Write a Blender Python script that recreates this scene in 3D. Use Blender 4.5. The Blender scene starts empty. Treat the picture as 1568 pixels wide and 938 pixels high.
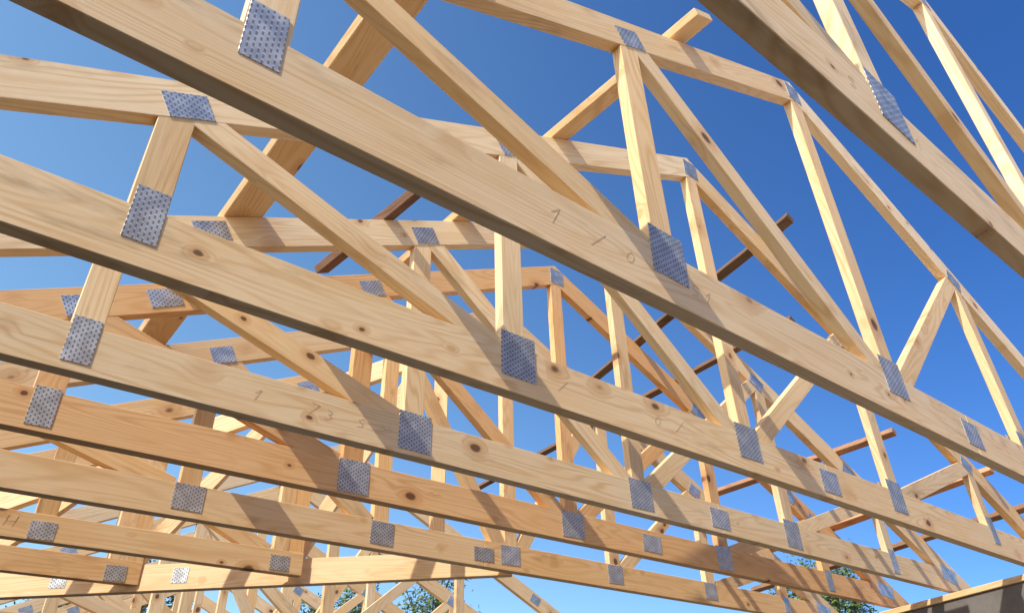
import bpy, math, random
from mathutils import Vector, Matrix
random.seed(3)
# ---------------- measured dimensions (units of H = 1.3 m, camera at the origin) ----------------
H=1.3; CAMZ=1.6
cx,a,b,c,zr,m=1.854,.9202,1.759,2.33,2.24,.5169
ys=[.2673,.7678,1.26,1.755,2.124,2.55]; sh=[.06,.035,0,-.001,-.013,0]
ZBS=[.95,.937,.955,.982,.99,.99]; CDS=[.18,.18,.17,.155,.15,.145]
ZP=1.0; ZP1=1.003
sc=bpy.context.scene
# ---------- materials
def newmat(n):
    mt=bpy.data.materials.new(n); mt.use_nodes=True
    return mt, mt.node_tree, mt.node_tree.nodes['Principled BSDF']
def N(nt,t,**kw):
    n=nt.nodes.new(t)
    for k,v in kw.items(): setattr(n,k,v)
    return n
def mth(nt,op,a,b=None,c=None):
    n=nt.nodes.new('ShaderNodeMath'); n.operation=op
    for i,x in enumerate((a,b,c)):
        if x is None: continue
        if isinstance(x,(int,float)): n.inputs[i].default_value=x
        else: nt.links.new(x,n.inputs[i])
    return n.outputs[0]
def mapr(nt,v,a,b,c=0.,d=1.,smooth=True):
    n=nt.nodes.new('ShaderNodeMapRange'); 
    if smooth: n.interpolation_type='SMOOTHSTEP'
    nt.links.new(v,n.inputs[0])
    for i,x in zip((1,2,3,4),(a,b,c,d)): n.inputs[i].default_value=x
    return n.outputs[0]
def mix(nt,f,A,B,mode='MIX'):
    n=nt.nodes.new('ShaderNodeMix'); n.data_type='RGBA'; n.blend_type=mode
    for i,x in ((0,f),(6,A),(7,B)):
        if isinstance(x,(int,float)): n.inputs[i].default_value=x
        elif isinstance(x,tuple): n.inputs[i].default_value=x+(1,)
        else: nt.links.new(x,n.inputs[i])
    return n.outputs[2]
def wood_material(name,light,dark,knotc,rough=.55):
    mt,nt,bs=newmat(name); L=nt.links.new
    at=N(nt,'ShaderNodeAttribute',attribute_name='gco').outputs['Vector']
    tint=N(nt,'ShaderNodeAttribute',attribute_name='tint').outputs['Color']
    def scaled(s):
        n=N(nt,'ShaderNodeVectorMath',operation='MULTIPLY'); L(at,n.inputs[0]); n.inputs[1].default_value=s; return n.outputs[0]
    def noise(vec,detail=2,dist=0.,rough_=.5,out=0):
        n=N(nt,'ShaderNodeTexNoise'); L(vec,n.inputs['Vector']); n.inputs['Scale'].default_value=1; n.inputs['Detail'].default_value=detail
        n.inputs['Distortion'].default_value=dist; n.inputs['Roughness'].default_value=rough_; return n.outputs[out]
    blotn=N(nt,'ShaderNodeTexNoise'); L(scaled((2.4,9,9)),blotn.inputs['Vector']); blotn.inputs['Scale'].default_value=1; blotn.inputs['Detail'].default_value=4; blotn.inputs['Roughness'].default_value=.62
    blot=blotn.outputs[0]
    bsp=N(nt,'ShaderNodeSeparateColor'); L(blotn.outputs[1],bsp.inputs[0])
    va=N(nt,'ShaderNodeVectorMath',operation='MULTIPLY_ADD'); L(blotn.outputs[1],va.inputs[0]); va.inputs[1].default_value=(.2,.2,0); L(scaled((5.6,8.0,0)),va.inputs[2])
    vo=N(nt,'ShaderNodeTexVoronoi'); L(va.outputs[0],vo.inputs['Vector']); vo.inputs['Scale'].default_value=1
    sp=N(nt,'ShaderNodeSeparateColor'); L(vo.outputs['Color'],sp.inputs[0])
    has=mth(nt,'GREATER_THAN',sp.outputs[0],.3)
    rad=mth(nt,'MULTIPLY_ADD',mth(nt,'POWER',sp.outputs[1],3.),.13,.055)
    q=mth(nt,'DIVIDE',vo.outputs['Distance'],rad)
    core=mth(nt,'MULTIPLY',mapr(nt,q,1.15,.7),has)
    halo=mth(nt,'MULTIPLY',mapr(nt,q,3.4,.6),has)
    n1=noise(scaled((.75,8,8)),1,0)
    n1=mth(nt,'MULTIPLY_ADD',blot,.035,n1)
    ph=mth(nt,'MULTIPLY_ADD',halo,.10,n1)
    wave=mth(nt,'SINE',mth(nt,'MULTIPLY',ph,115.))
    ring=mth(nt,'POWER',mth(nt,'MULTIPLY_ADD',wave,.5,.5),2.4)
    fib=noise(scaled((2.5,150,150)),1)
    col=mix(nt,mth(nt,'MULTIPLY',ring,mapr(nt,blot,.3,.7,.2,.8)),light,dark)
    col=mix(nt,mapr(nt,fib,.35,.75,0,.26),col,dark)
    col=mix(nt,mapr(nt,bsp.outputs[2],.42,.70,0,.45),col,tuple(x*y for x,y in zip(light,(.90,.77,.58))))
    col=mix(nt,mth(nt,'MULTIPLY',halo,.6),col,tuple(x*y for x,y in zip(dark,(.85,.70,.55))))
    col=mix(nt,mth(nt,'MULTIPLY',core,.9),col,knotc)
    col=mix(nt,mapr(nt,bsp.outputs[1],.58,.74,0,.4),col,tuple(x*.45 for x in dark))
    col=mix(nt,1.,col,tint,'MULTIPLY')
    L(col,bs.inputs['Base Color'])
    bs.inputs['Roughness'].default_value=rough; bs.inputs['Specular IOR Level'].default_value=.35
    bp=N(nt,'ShaderNodeBump'); bp.inputs['Strength'].default_value=.22; bp.inputs['Distance'].default_value=.0015
    L(fib,bp.inputs['Height']); L(bp.outputs[0],bs.inputs['Normal'])
    return mt
WOOD=wood_material("spruce_wood",(.90,.675,.405),(.70,.43,.19),(.13,.055,.025))
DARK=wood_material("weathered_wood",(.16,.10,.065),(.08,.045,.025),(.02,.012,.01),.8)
METAL,nt,bs=newmat("galvanised_nail_plate")
at=N(nt,'ShaderNodeAttribute',attribute_name='gco').outputs['Vector']
tm=N(nt,'ShaderNodeAttribute',attribute_name='tint').outputs['Color']
sx=N(nt,'ShaderNodeSeparateXYZ'); nt.links.new(at,sx.inputs[0])
u=mth(nt,'DIVIDE',sx.outputs[0],.0105); v=mth(nt,'DIVIDE',sx.outputs[1],.0175)
v=mth(nt,'MULTIPLY_ADD',mth(nt,'MODULO',mth(nt,'FLOOR',u),2.),.5,v)
fu=mth(nt,'ABSOLUTE',mth(nt,'SUBTRACT',mth(nt,'FRACT',u),.5)); fr=mth(nt,'FRACT',v); fv=mth(nt,'ABSOLUTE',mth(nt,'SUBTRACT',fr,.5))
slot=mth(nt,'MULTIPLY',mth(nt,'LESS_THAN',fu,.2),mth(nt,'LESS_THAN',fv,.3))
lip=mth(nt,'MULTIPLY',mth(nt,'LESS_THAN',fu,.24),mth(nt,'GREATER_THAN',fr,.8))
nz=N(nt,'ShaderNodeTexNoise'); nt.links.new(at,nz.inputs['Vector']); nz.inputs['Scale'].default_value=22; nz.inputs['Detail'].default_value=3
base=mix(nt,mapr(nt,nz.outputs[0],.35,.7),(.50,.495,.47),(.70,.69,.66))
base=mix(nt,1.,base,tm,'MULTIPLY')
base=mix(nt,mth(nt,'MULTIPLY',lip,.7),base,(.88,.87,.84))
nt.links.new(mix(nt,mth(nt,'MULTIPLY',slot,.8),base,(.09,.08,.065)),bs.inputs['Base Color'])
nt.links.new(mth(nt,'MULTIPLY',mth(nt,'SUBTRACT',1.,slot),.68),bs.inputs['Metallic'])
nt.links.new(mapr(nt,nz.outputs[0],.3,.7,.34,.5),bs.inputs['Roughness'])
PENCIL,nt,bs=newmat("pencil_mark"); bs.inputs['Base Color'].default_value=(.55,.39,.23,1); bs.inputs['Roughness'].default_value=.7
def noisemat(name,c1,c2,scale,rough=.9,bump=.01):
    mt,nt,bs=newmat(name); tc=N(nt,'ShaderNodeTexCoord').outputs['Object']
    n=N(nt,'ShaderNodeTexNoise'); nt.links.new(tc,n.inputs['Vector']); n.inputs['Scale'].default_value=scale; n.inputs['Detail'].default_value=5; n.inputs['Roughness'].default_value=.65
    nt.links.new(mix(nt,mapr(nt,n.outputs[0],.3,.7),c1,c2),bs.inputs['Base Color']); bs.inputs['Roughness'].default_value=rough
    b=N(nt,'ShaderNodeBump'); b.inputs['Strength'].default_value=.5; b.inputs['Distance'].default_value=bump; nt.links.new(n.outputs[0],b.inputs['Height']); nt.links.new(b.outputs[0],bs.inputs['Normal'])
    return mt
GROUND=noisemat("pale_sandy_ground",(.54,.47,.37),(.68,.60,.49),.8)
CONC=noisemat("concrete",(.13,.115,.10),(.20,.18,.16),3)
BARK=noisemat("bark",(.06,.045,.03),(.12,.09,.06),8)
LEAF,nt,bs=newmat("leaves"); tn=N(nt,'ShaderNodeAttribute',attribute_name='tint').outputs['Color']; nt.links.new(tn,bs.inputs['Base Color']); bs.inputs['Roughness'].default_value=.5
MATS=[WOOD,METAL,PENCIL,DARK,CONC,BARK,LEAF]
# ---------- mesh builder
class MB:
    def __init__(s): s.v=[];s.f=[];s.m=[];s.g=[];s.t=[]
    def obj(s,name,loc=(0,0,0)):
        me=bpy.data.meshes.new(name); me.from_pydata([Vector(x)-Vector(loc) for x in s.v],[],s.f)
        used=sorted(set(s.m)); 
        for i in used: me.materials.append(MATS[i])
        for pl,mi in zip(me.polygons,s.m): pl.material_index=used.index(mi)
        ag=me.attributes.new('gco','FLOAT_VECTOR','POINT'); ag.data.foreach_set('vector',[c for g in s.g for c in g])
        tt=me.attributes.new('tint','FLOAT_COLOR','POINT'); tt.data.foreach_set('color',[c for t in s.t for c in (t[0],t[1],t[2],1)])
        me.update(); o=bpy.data.objects.new(name,me); o.location=loc; sc.collection.objects.link(o); return o
def clip(poly,nx,nz,c):
    out=[]
    for i in range(len(poly)):
        p,q=poly[i],poly[(i+1)%len(poly)]
        dp=nx*p[0]+nz*p[1]-c; dq=nx*q[0]+nz*q[1]-c
        if dp<=0: out.append(p)
        if dp*dq<0:
            t=dp/(dp-dq); out.append((p[0]+t*(q[0]-p[0]),p[1]+t*(q[1]-p[1])))
    return out
def area(P): return .5*sum(P[i][0]*P[(i+1)%len(P)][1]-P[(i+1)%len(P)][0]*P[i][1] for i in range(len(P)))
def inset(P,d):
    n=len(P); res=[]
    for i in range(n):
        p0,p1,p2=P[i-1],P[i],P[(i+1)%n]
        def nrm(a_,b_):
            dx,dy=b_[0]-a_[0],b_[1]-a_[1]; l=math.hypot(dx,dy); return (-dy/l,dx/l)
        n1,n2=nrm(p0,p1),nrm(p1,p2); k=1+n1[0]*n2[0]+n1[1]*n2[1]; k=max(k,.3)
        res.append((p1[0]+d*(n1[0]+n2[0])/k,p1[1]+d*(n1[1]+n2[1])/k))
    return res
def prism(mb,P,O,U,V,Nn,th,dr,mat=0,tint=(1,1,1),ch=.0018,off=None,g0=None):
    P=[p for i,p in enumerate(P) if math.hypot(p[0]-P[i-1][0],p[1]-P[i-1][1])>1e-4]
    if len(P)<3: return
    if area(P)<0: P=P[::-1]
    if off is None: off=(random.uniform(0,90),random.uniform(0,90),random.uniform(0,90))
    if g0: off=g0
    ins=inset(P,ch) if ch else P
    rings=[(ins,th/2),(P,th/2-ch),(P,-th/2+ch),(ins,-th/2)] if ch else [(P,th/2),(P,-th/2)]
    b0=len(mb.v); n=len(P)
    l=math.hypot(*dr); dx,dz=dr[0]/l,dr[1]/l
    for pts,t in rings:
        for x,z in pts:
            mb.v.append(tuple(O[i]+U[i]*x+V[i]*z+Nn[i]*t for i in range(3)))
            mb.g.append((x*dx+z*dz+off[0],-x*dz+z*dx+off[1],t+off[2])); mb.t.append(tint)
    mb.f.append(tuple(b0+i for i in range(n))); mb.m.append(mat)
    for k in range(len(rings)-1):
        for i in range(n):
            j=(i+1)%n; q0=b0+k*n; q1=q0+n
            mb.f.append((q0+j,q0+i,q1+i,q1+j)); mb.m.append(mat)
    e=b0+(len(rings)-1)*n
    mb.f.append(tuple(e+i for i in reversed(range(n)))); mb.m.append(mat)
def bar(p,q,w):
    dx,dz=q[0]-p[0],q[1]-p[1]; l=math.hypot(dx,dz); nx,nz=-dz/l*w/2,dx/l*w/2
    return [(p[0]-nx,p[1]-nz),(q[0]-nx,q[1]-nz),(q[0]+nx,q[1]+nz),(p[0]+nx,p[1]+nz)]
TH=.045; TD=.13; WD=.085
def btint(base,amt=.1):
    k=random.uniform(1-amt,1+amt*.6); o=random.uniform(-.08,.13)
    return (min(1.1,base[0]*k),base[1]*k*(1-o*.6),base[2]*k*(1-o*1.6))
GL={'S':[(.8,.9),(.4,1),(.1,.8),(.3,.55),(.7,.4),(.6,.1),(.1,0)],'1':[(.1,.6),(.5,1),(.3,0)],'H':[(.1,0),(.1,1),(.1,.5),(.8,.5),(.8,1),(.8,0)],'N':[(0,0),(.1,1),(.7,0),(.8,1)],'3':[(.1,1),(.6,.95),(.7,.75),(.4,.55),(.8,.35),(.6,.05),(.1,0)],'0':[(.4,0),(.12,.25),(.15,.7),(.45,1),(.78,.75),(.75,.25),(.4,0)],'/':[(0,0),(.7,1)],'7':[(.1,1),(.8,.9),(.2,0)],'~':[(0,.5),(.3,.7),(.6,.4),(1,.6),(1.4,.5)]}
def marks(mb,text,x,z,s,y,slant=.25):
    z+=CAMZ
    for i,ch in enumerate(text):
        if ch==' ': continue
        jx,jz,js=random.uniform(-.15,.15),random.uniform(-.12,.12),random.uniform(.8,1.15)
        g=[(x+(i*1.15+jx+(px_+slant*pz_)*js)*s,z+(pz_*js+jz)*s) for px_,pz_ in GL[ch]]
        for p_,q_ in zip(g,g[1:]):
            prism(mb,bar(p_,q_,.0012),(0,y,0),(1,0,0),(0,0,1),(0,-1,0),.0004,(1,0),2,(1,1,1),0)
def truss(y,cxh,offs,base,ZB=.985,CD=.155,xmax=None,texts=(),splice=.436,topsplice=1.56,small=False,pw=1.,ph=1.,name="roof_truss"):
    mb=MB(); X0=cxh*H
    O,U,V,Nn=((0,y*H,CAMZ),(1,0,0),(0,0,1),(0,-1,0))
    heel=offs[-1]*H; inner=[0]+[o*H for o in offs[:-1]]
    sl=m; rz=zr*H; cosA=1/math.hypot(1,sl); zb=ZB*H
    top=lambda dx: rz-sl*abs(dx)
    def add(P,dr,th,tint):
        if xmax is not None: P=clip(P,1,0,xmax*H)
        if len(P)>=3: prism(mb,P,O,U,V,Nn,th,dr,0,tint)
    ext=heel+.9; hv=TD/2/cosA
    for s in (-1,1):
        P=[(X0+s*.0006,rz-hv),(X0+s*.0006,rz+hv),(X0+s*ext,rz-sl*ext+hv),(X0+s*ext,rz-sl*ext-hv)]
        P=clip(P,0,-1,-(zb-CD/2+.002))
        add(P,(1,-s*sl),TH-random.uniform(0,.0008),btint(base))
    e=heel+.5; cuts=[-e, splice*H, e]
    for i in range(2):
        P=[(X0+cuts[i]+.0006,zb-CD/2),(X0+cuts[i+1]-.0006,zb-CD/2),(X0+cuts[i+1]-.0006,zb+CD/2),(X0+cuts[i]+.0006,zb+CD/2)]
        for s in (-1,1): P=clip(P,sl*s,1,rz-hv-.0006+sl*s*X0)
        add(P,(1,0),TH-random.uniform(0,.0008),btint(base,.06))
    def web(p,q):
        P=bar(p,q,WD+random.uniform(-.004,.006))
        add(P,(q[0]-p[0],q[1]-p[1]),TH-random.uniform(.0015,.005),btint(base,.16))
    zt=zb+CD/2-.03
    nodes=sorted(set([-x for x in inner]+inner))
    for dx in nodes: web((X0+dx,zt),(X0+dx,top(dx)-hv*.3))
    for i in range(len(inner)-1):
        for s in (-1,1):
            o1,o2=inner[i+1]*s,inner[i]*s
            web((X0+o1-s*.05,top(o1)-hv*.45),(X0+o2+s*.07,zt+.01))
    if xmax is not None:
        xe=xmax*H-X0; web((xmax*H-.045,zt),(xmax*H-.045,top(xe)-hv*.3))
    def plate(x,z,w,h,dr=(1,0),sc_=True):
        if xmax is not None and x>xmax*H-.02: return
        w*=pw; h*=ph if sc_ else 1
        l=math.hypot(*dr); dx_,dz_=dr[0]/l,dr[1]/l
        jx,jz,ja=random.uniform(-.006,.006),random.uniform(-.005,.005),random.uniform(-.03,.03)
        ca,sa=math.cos(ja),math.sin(ja); dx_,dz_=dx_*ca-dz_*sa,dx_*sa+dz_*ca
        P=[(x+jx+dx_*a_-dz_*b_,z+jz+dz_*a_+dx_*b_) for a_,b_ in((-w/2,-h/2),(w/2,-h/2),(w/2,h/2),(-w/2,h/2))]
        k=random.uniform(.8,1.15)
        for s in (1,-1):
            O2=tuple(O[i]+Nn[i]*s*(TH/2+.0011) for i in range(3))
            prism(mb,P,O2,U,V,Nn,.0016,(1,0) if abs(dr[1])<.01 else dr,1,(k,k,k),.0003,g0=(50+random.uniform(0,9),50,50))
    far=inner[-1]; zp=ZP*H
    for dx in nodes:
        s=1 if dx>0 else -1
        if small: plate(X0+dx,zp-.01,.10,.08)
        elif abs(dx)<.01: plate(X0,zp-.004,.145,.155)
        elif abs(abs(dx)-far)<.01: plate(X0+dx,ZP1*H,.075,.165)
        else: plate(X0+dx-s*.01,zp-.003,.136,.168)
        if abs(dx)<.01: plate(X0+.005,rz-.012,.10,.11,sc_=False)
        else: plate(X0+dx-s*.012,top(dx)-.012,.12,.085,(1,-s*sl),False)
    if not small:
        plate(X0+splice*H,zb-.005,.14,.11)
        for s in (-1,1):
            d=topsplice*H*s; plate(X0+d,top(d),.12,.08,(1,-s*sl),False)
    for s in (-1,1): plate(X0+s*heel,zb+.03,.20,.11,(1,-s*sl*.3))
    for tx,xx,ss in texts: marks(mb,tx,xx*H,zb-ss*.4,ss,y*H-TH/2-.0006)
    return mb.obj(name,tuple(O[i] for i in range(3)))
A=[a,b,c]; B5=[.61,1.30,1.95,c]
bases=[(1,.98,.96),(1.03,1.02,1.0),(1,.97,.91),(1.02,1.0,.96),(.98,.80,.62),(1,.92,.80),(.98,.85,.67),(.97,.86,.72)]
texts={0:[('S',.85,.04),('3 1',.98,.045)],1:[('1 /',.64,.06),('0',.84,.045),('S1',1.03,.05)],2:[('/',1.07,.05),('0 /',1.42,.045)],3:[('1',.47,.04),('73',.62,.045),('S ~',.76,.035)],4:[('~',1.2,.05)]}
for k in range(5): truss(ys[k],cx+sh[k],A,bases[k],ZBS[k],CDS[k],texts=texts.get(k,()),ph=(1,1,1,.93,.86)[k])
truss(ys[5],cx,B5,bases[5],ZBS[5],CDS[5],splice=-.14,pw=.9,ph=.68)
truss(3.04,cx,[.80,1.62,c],bases[6],1.0,.12,xmax=1.15,texts=[('H N3',.12,.05)],small=True)
truss(3.43,cx,[.6,1.304,c],bases[7],1.0,.12,xmax=.64,small=True)
for i,y in enumerate([4.4,5.1,5.8,6.5,7.2,7.9]):
    truss(y,cx,B5 if i%2 else A,(1.02,.98,.92),pw=.85,ph=.8)
# diagonal valley girder
gx,gy=.21,3.74; gdx,gdy=1.26,-.87; gl=math.hypot(gdx,gdy); gdx/=gl; gdy/=gl
CD=.14
mb=MB(); O=(gx*H,gy*H,CAMZ); U=(gdx,gdy,0); V=(0,0,1); Nn=(U[1],-U[0],0)
tend=(ys[5]+.03-gy)/gdy*H; tbeg=-1.2*H; zb=.985*H
prism(mb,[(tbeg,zb-CD/2),(tend,zb-CD/2),(tend,zb+CD/2),(tbeg,zb+CD/2)],O,U,V,Nn,TH,(1,0),0,(1.02,.97,.9))
def rz_at(t): return zr*H-m*abs(gx*H+gdx*t-cx*H)
prism(mb,[(tbeg,rz_at(tbeg)-.07),(tend,rz_at(tend)-.07),(tend,rz_at(tend)+.07),(tbeg,rz_at(tbeg)+.07)],O,U,V,Nn,TH,(1,rz_at(1)-rz_at(0)),0,(1,.93,.84))
for i in range(5):
    t=tbeg+(tend-tbeg)*(i+.5)/5; prism(mb,bar((t,zb+CD/2-.02),(t,rz_at(t)),WD),O,U,V,Nn,TH-.003-.0003*i,(0,1),0,(1,.9,.8))
    t2=tbeg+(tend-tbeg)*(i+1.4)/5
    if i<4: prism(mb,bar((t+.07,zb+CD/2-.02),(t2,rz_at(t2)-.03),WD),O,U,V,Nn,TH-.005-.0003*i,(1,1),0,(1,.92,.84))
for t in (.3,.9):
    prism(mb,[(t-.04,zb-.035),(t+.04,zb-.035),(t+.04,zb+.045),(t-.04,zb+.045)],tuple(O[i]+Nn[i]*(TH/2+.0011) for i in range(3)),U,V,Nn,.0016,(1,0),1,(1,1,1),.0003,g0=(50,50,50))
mb.obj("valley_girder_truss",O)
# purlins / roof boards laid over the top chords
def purlin(p0,p1,side,w,th,mat,tint,name="roof_purlin",lift=0):
    mb=MB(); x,y0=p0; x1,y1=p1
    z=zr-m*abs(x-cx); sA=math.atan(m)
    Nr=(side*math.sin(sA),0,math.cos(sA)); Vv=(math.cos(sA),0,-side*math.sin(sA))
    offn=TD/2+th/2+.0015+lift
    O=(x*H+Nr[0]*offn,y0*H,z*H+CAMZ+Nr[2]*offn)
    NN=tuple(-n for n in Nr); L_=(y1-y0)*H
    yw=(x1-x)*H/math.cos(sA)
    n=max(2,int(L_/.35)); rr=random.Random(int(x*1000)); lo=[];hi=[]
    rough=.006 if mat==3 else .001
    for i in range(n+1):
        t=i/n; cyy=yw*t; lo.append((L_*t,cyy-w/2+rr.uniform(-1,1)*rough)); hi.append((L_*t,cyy+w/2+rr.uniform(-1,1)*rough))
    prism(mb,lo+hi[::-1],O,(0,1,0),Vv,NN,th,(1,0),mat,tint,.003)
    mb.obj(name,O)
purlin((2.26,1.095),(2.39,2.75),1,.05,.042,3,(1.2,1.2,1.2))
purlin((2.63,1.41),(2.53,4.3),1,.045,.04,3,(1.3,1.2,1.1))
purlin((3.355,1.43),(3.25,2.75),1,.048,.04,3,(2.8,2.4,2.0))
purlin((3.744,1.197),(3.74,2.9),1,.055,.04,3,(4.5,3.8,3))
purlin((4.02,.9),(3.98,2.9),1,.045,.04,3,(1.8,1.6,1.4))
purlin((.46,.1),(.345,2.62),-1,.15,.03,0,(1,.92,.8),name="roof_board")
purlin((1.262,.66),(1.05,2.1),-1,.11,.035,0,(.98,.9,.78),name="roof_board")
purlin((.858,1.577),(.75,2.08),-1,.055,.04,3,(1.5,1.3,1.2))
# walls
wx=4.06*H; ztop=CAMZ+1.156-.001
def box(mb,x0,x1,y0,y1,z0,z1,mat,tint=(1,1,1)):
    prism(mb,[(x0,y0),(x1,y0),(x1,y1),(x0,y1)],(0,0,(z0+z1)/2),(1,0,0),(0,1,0),(0,0,1),z1-z0,(0,1),mat,tint,.004)
xl=(cx-c)*H
for x0 in (wx,xl-.3):
    mb=MB(); box(mb,x0,x0+.3,-3,13,0,ztop-.042,4); mb.obj("house_wall")
    mb=MB(); box(mb,x0-.015,x0+.14,-3,13,ztop-.040,ztop,0,(.95,.88,.78)); mb.obj("wall_plate")
mb=MB(); box(mb,xl+.002,wx-.002,12.7,13,0,ztop-.047,4); mb.obj("house_wall")
mb=MB(); box(mb,xl-.4,wx+.4,-3.1,13.1,-.15,-.004,4); mb.obj("floor_slab")
me=bpy.data.meshes.new("ground"); S=600; me.from_pydata([(-S,-S,-.02),(S,-S,-.02),(S,S,-.02),(-S,S,-.02)],[],[(0,1,2,3)]); me.materials.append(GROUND)
sc.collection.objects.link(bpy.data.objects.new("ground",me))
# camera matrix
def rod(v):
    t=Vector(v).length; K=Matrix(((0,-v[2],v[1]),(v[2],0,-v[0]),(-v[1],v[0],0)))
    return Matrix.Identity(3)+K*(math.sin(t)/t)+(K@K)*((1-math.cos(t))/t/t)
R=Matrix(((.78044,-.62307,-.05073),(.32319,.47165,-.82023),(.53511,.6239,.56982)))@rod((.006618,-.03345,.02488))
# trees
def tree(x,y,h,r,seed):
    rn=random.Random(seed); mb=MB()
    def limb(p,q,r0,r1):
        p=Vector(p);q=Vector(q);d=(q-p).normalized(); u_=d.orthogonal().normalized(); v_=d.cross(u_); b0=len(mb.v)
        for c_,rr in((p,r0),(q,r1)):
            for i in range(7):
                t=i/7*6.283; mb.v.append(tuple(c_+u_*math.cos(t)*rr+v_*math.sin(t)*rr)); mb.g.append((0,0,0)); mb.t.append((1,1,1))
        for i in range(7):
            j=(i+1)%7; mb.f.append((b0+i,b0+j,b0+7+j,b0+7+i)); mb.m.append(5)
    limb((x,y,-.1),(x+.1,y,h*.45),.16,.11); limb((x+.1,y,h*.45),(x,y+.1,h*.85),.11,.03)
    tips=[]
    for i in range(26):
        z0=h*rn.uniform(.35,.85); t=rn.uniform(0,6.283); rr=r*rn.uniform(.5,1)*(1.15-z0/h*.5)
        e=(x+math.cos(t)*rr,y+math.sin(t)*rr,min(h*rn.uniform(.97,1.03),z0+h*rn.uniform(.12,.3)))
        limb((x+.05,y,z0),e,.045,.012)
        for k in range(5):
            f_=rn.uniform(.45,1.05); tips.append(Vector((x,y,z0)).lerp(Vector(e),f_)+Vector((rn.gauss(0,.25),rn.gauss(0,.25),rn.gauss(0,.2))))
    for tp in tips:
        sh_=rn.uniform(.5,1.4)
        for k in range(42):
            c_=tp+Vector((rn.gauss(0,.24),rn.gauss(0,.24),rn.gauss(0,.2))); a1=Vector((rn.gauss(0,1),rn.gauss(0,1),rn.gauss(0,.6))).normalized(); b1=a1.orthogonal().normalized()
            s_=rn.uniform(.06,.11); b0=len(mb.v); kk=sh_*rn.uniform(.8,1.2)
            for pt in (c_-a1*s_,c_+b1*s_*.5,c_+a1*s_,c_-b1*s_*.5): 
                mb.v.append(tuple(pt)); mb.g.append((0,0,0)); mb.t.append((.10*kk,.15*kk,.03*kk))
            mb.f.append((b0,b0+1,b0+2,b0+3)); mb.m.append(6)
    mb.obj("leafy_tree")
F=1134.
for i,(azd,tl,D) in enumerate([(59.5,.262,26),(57.5,.25,30),(10.9,.295,24),(8.2,.285,27),(30.2,.295,27),(23.9,.285,27)]):
    # azd: compass bearing from +Y towards +X in degrees, tl: tangent of crown-top elevation
    tree(math.sin(math.radians(azd))*D,math.cos(math.radians(azd))*D,CAMZ+D*tl,1.8,i+5)
# ---------- light
w=bpy.data.worlds.new("World"); sc.world=w; w.use_nodes=True
nt=w.node_tree; bg=nt.nodes['Background']; sky=nt.nodes.new('ShaderNodeTexSky'); sky.sky_type='NISHITA'; sky.sun_disc=False
az=math.radians(-18); el=math.radians(46)
sd=(-math.cos(az)*math.cos(el),math.sin(az)*math.cos(el),math.sin(el))
sky.sun_elevation=el; sky.sun_rotation=math.atan2(sd[0],sd[1]); sky.air_density=1.0; sky.dust_density=.9; sky.ozone_density=3.0
hs=nt.nodes.new('ShaderNodeHueSaturation'); hs.inputs['Saturation'].default_value=1.2; hs.inputs['Value'].default_value=1.5
nt.links.new(sky.outputs[0],hs.inputs['Color'])
# brightness gradient tinted into the sky by hand: deeper blue right, paler left
tc=nt.nodes.new('ShaderNodeTexCoord'); dp=nt.nodes.new('ShaderNodeVectorMath'); dp.operation='DOT_PRODUCT'; dp.inputs[1].default_value=(-.74,.64,-.2)
nt.links.new(tc.outputs['Generated'],dp.inputs[0])
fx=mapr(nt,dp.outputs['Value'],-.75,.75)
tn=mix(nt,fx,(.42,.60,.86),(1.85,1.55,1.22))
fin=mix(nt,1.,hs.outputs[0],tn,'MULTIPLY')
nt.links.new(fin,bg.inputs[0]); bg.inputs[1].default_value=.15
L=bpy.data.lights.new("sun","SUN"); L.energy=5; L.angle=math.radians(.5); L.color=(1,.95,.86); lo=bpy.data.objects.new("sun",L); sc.collection.objects.link(lo)
lo.rotation_euler=Vector(sd).to_track_quat('Z','Y').to_euler()
cam=bpy.data.cameras.new("camera"); co=bpy.data.objects.new("camera",cam); sc.collection.objects.link(co)
M=Matrix([[R[0][i],-R[1][i],-R[2][i]] for i in range(3)]).to_4x4(); M.translation=Vector((0,0,CAMZ)); co.matrix_world=M
cam.sensor_width=36; cam.lens=36*F/1568; cam.clip_end=3000; cam.clip_start=.02
cam.shift_x=(784-885.6)/1568; cam.shift_y=-(469-527.9)/1568; sc.camera=co
sc.view_settings.view_transform='Standard'; sc.view_settings.look='None'; sc.view_settings.exposure=0
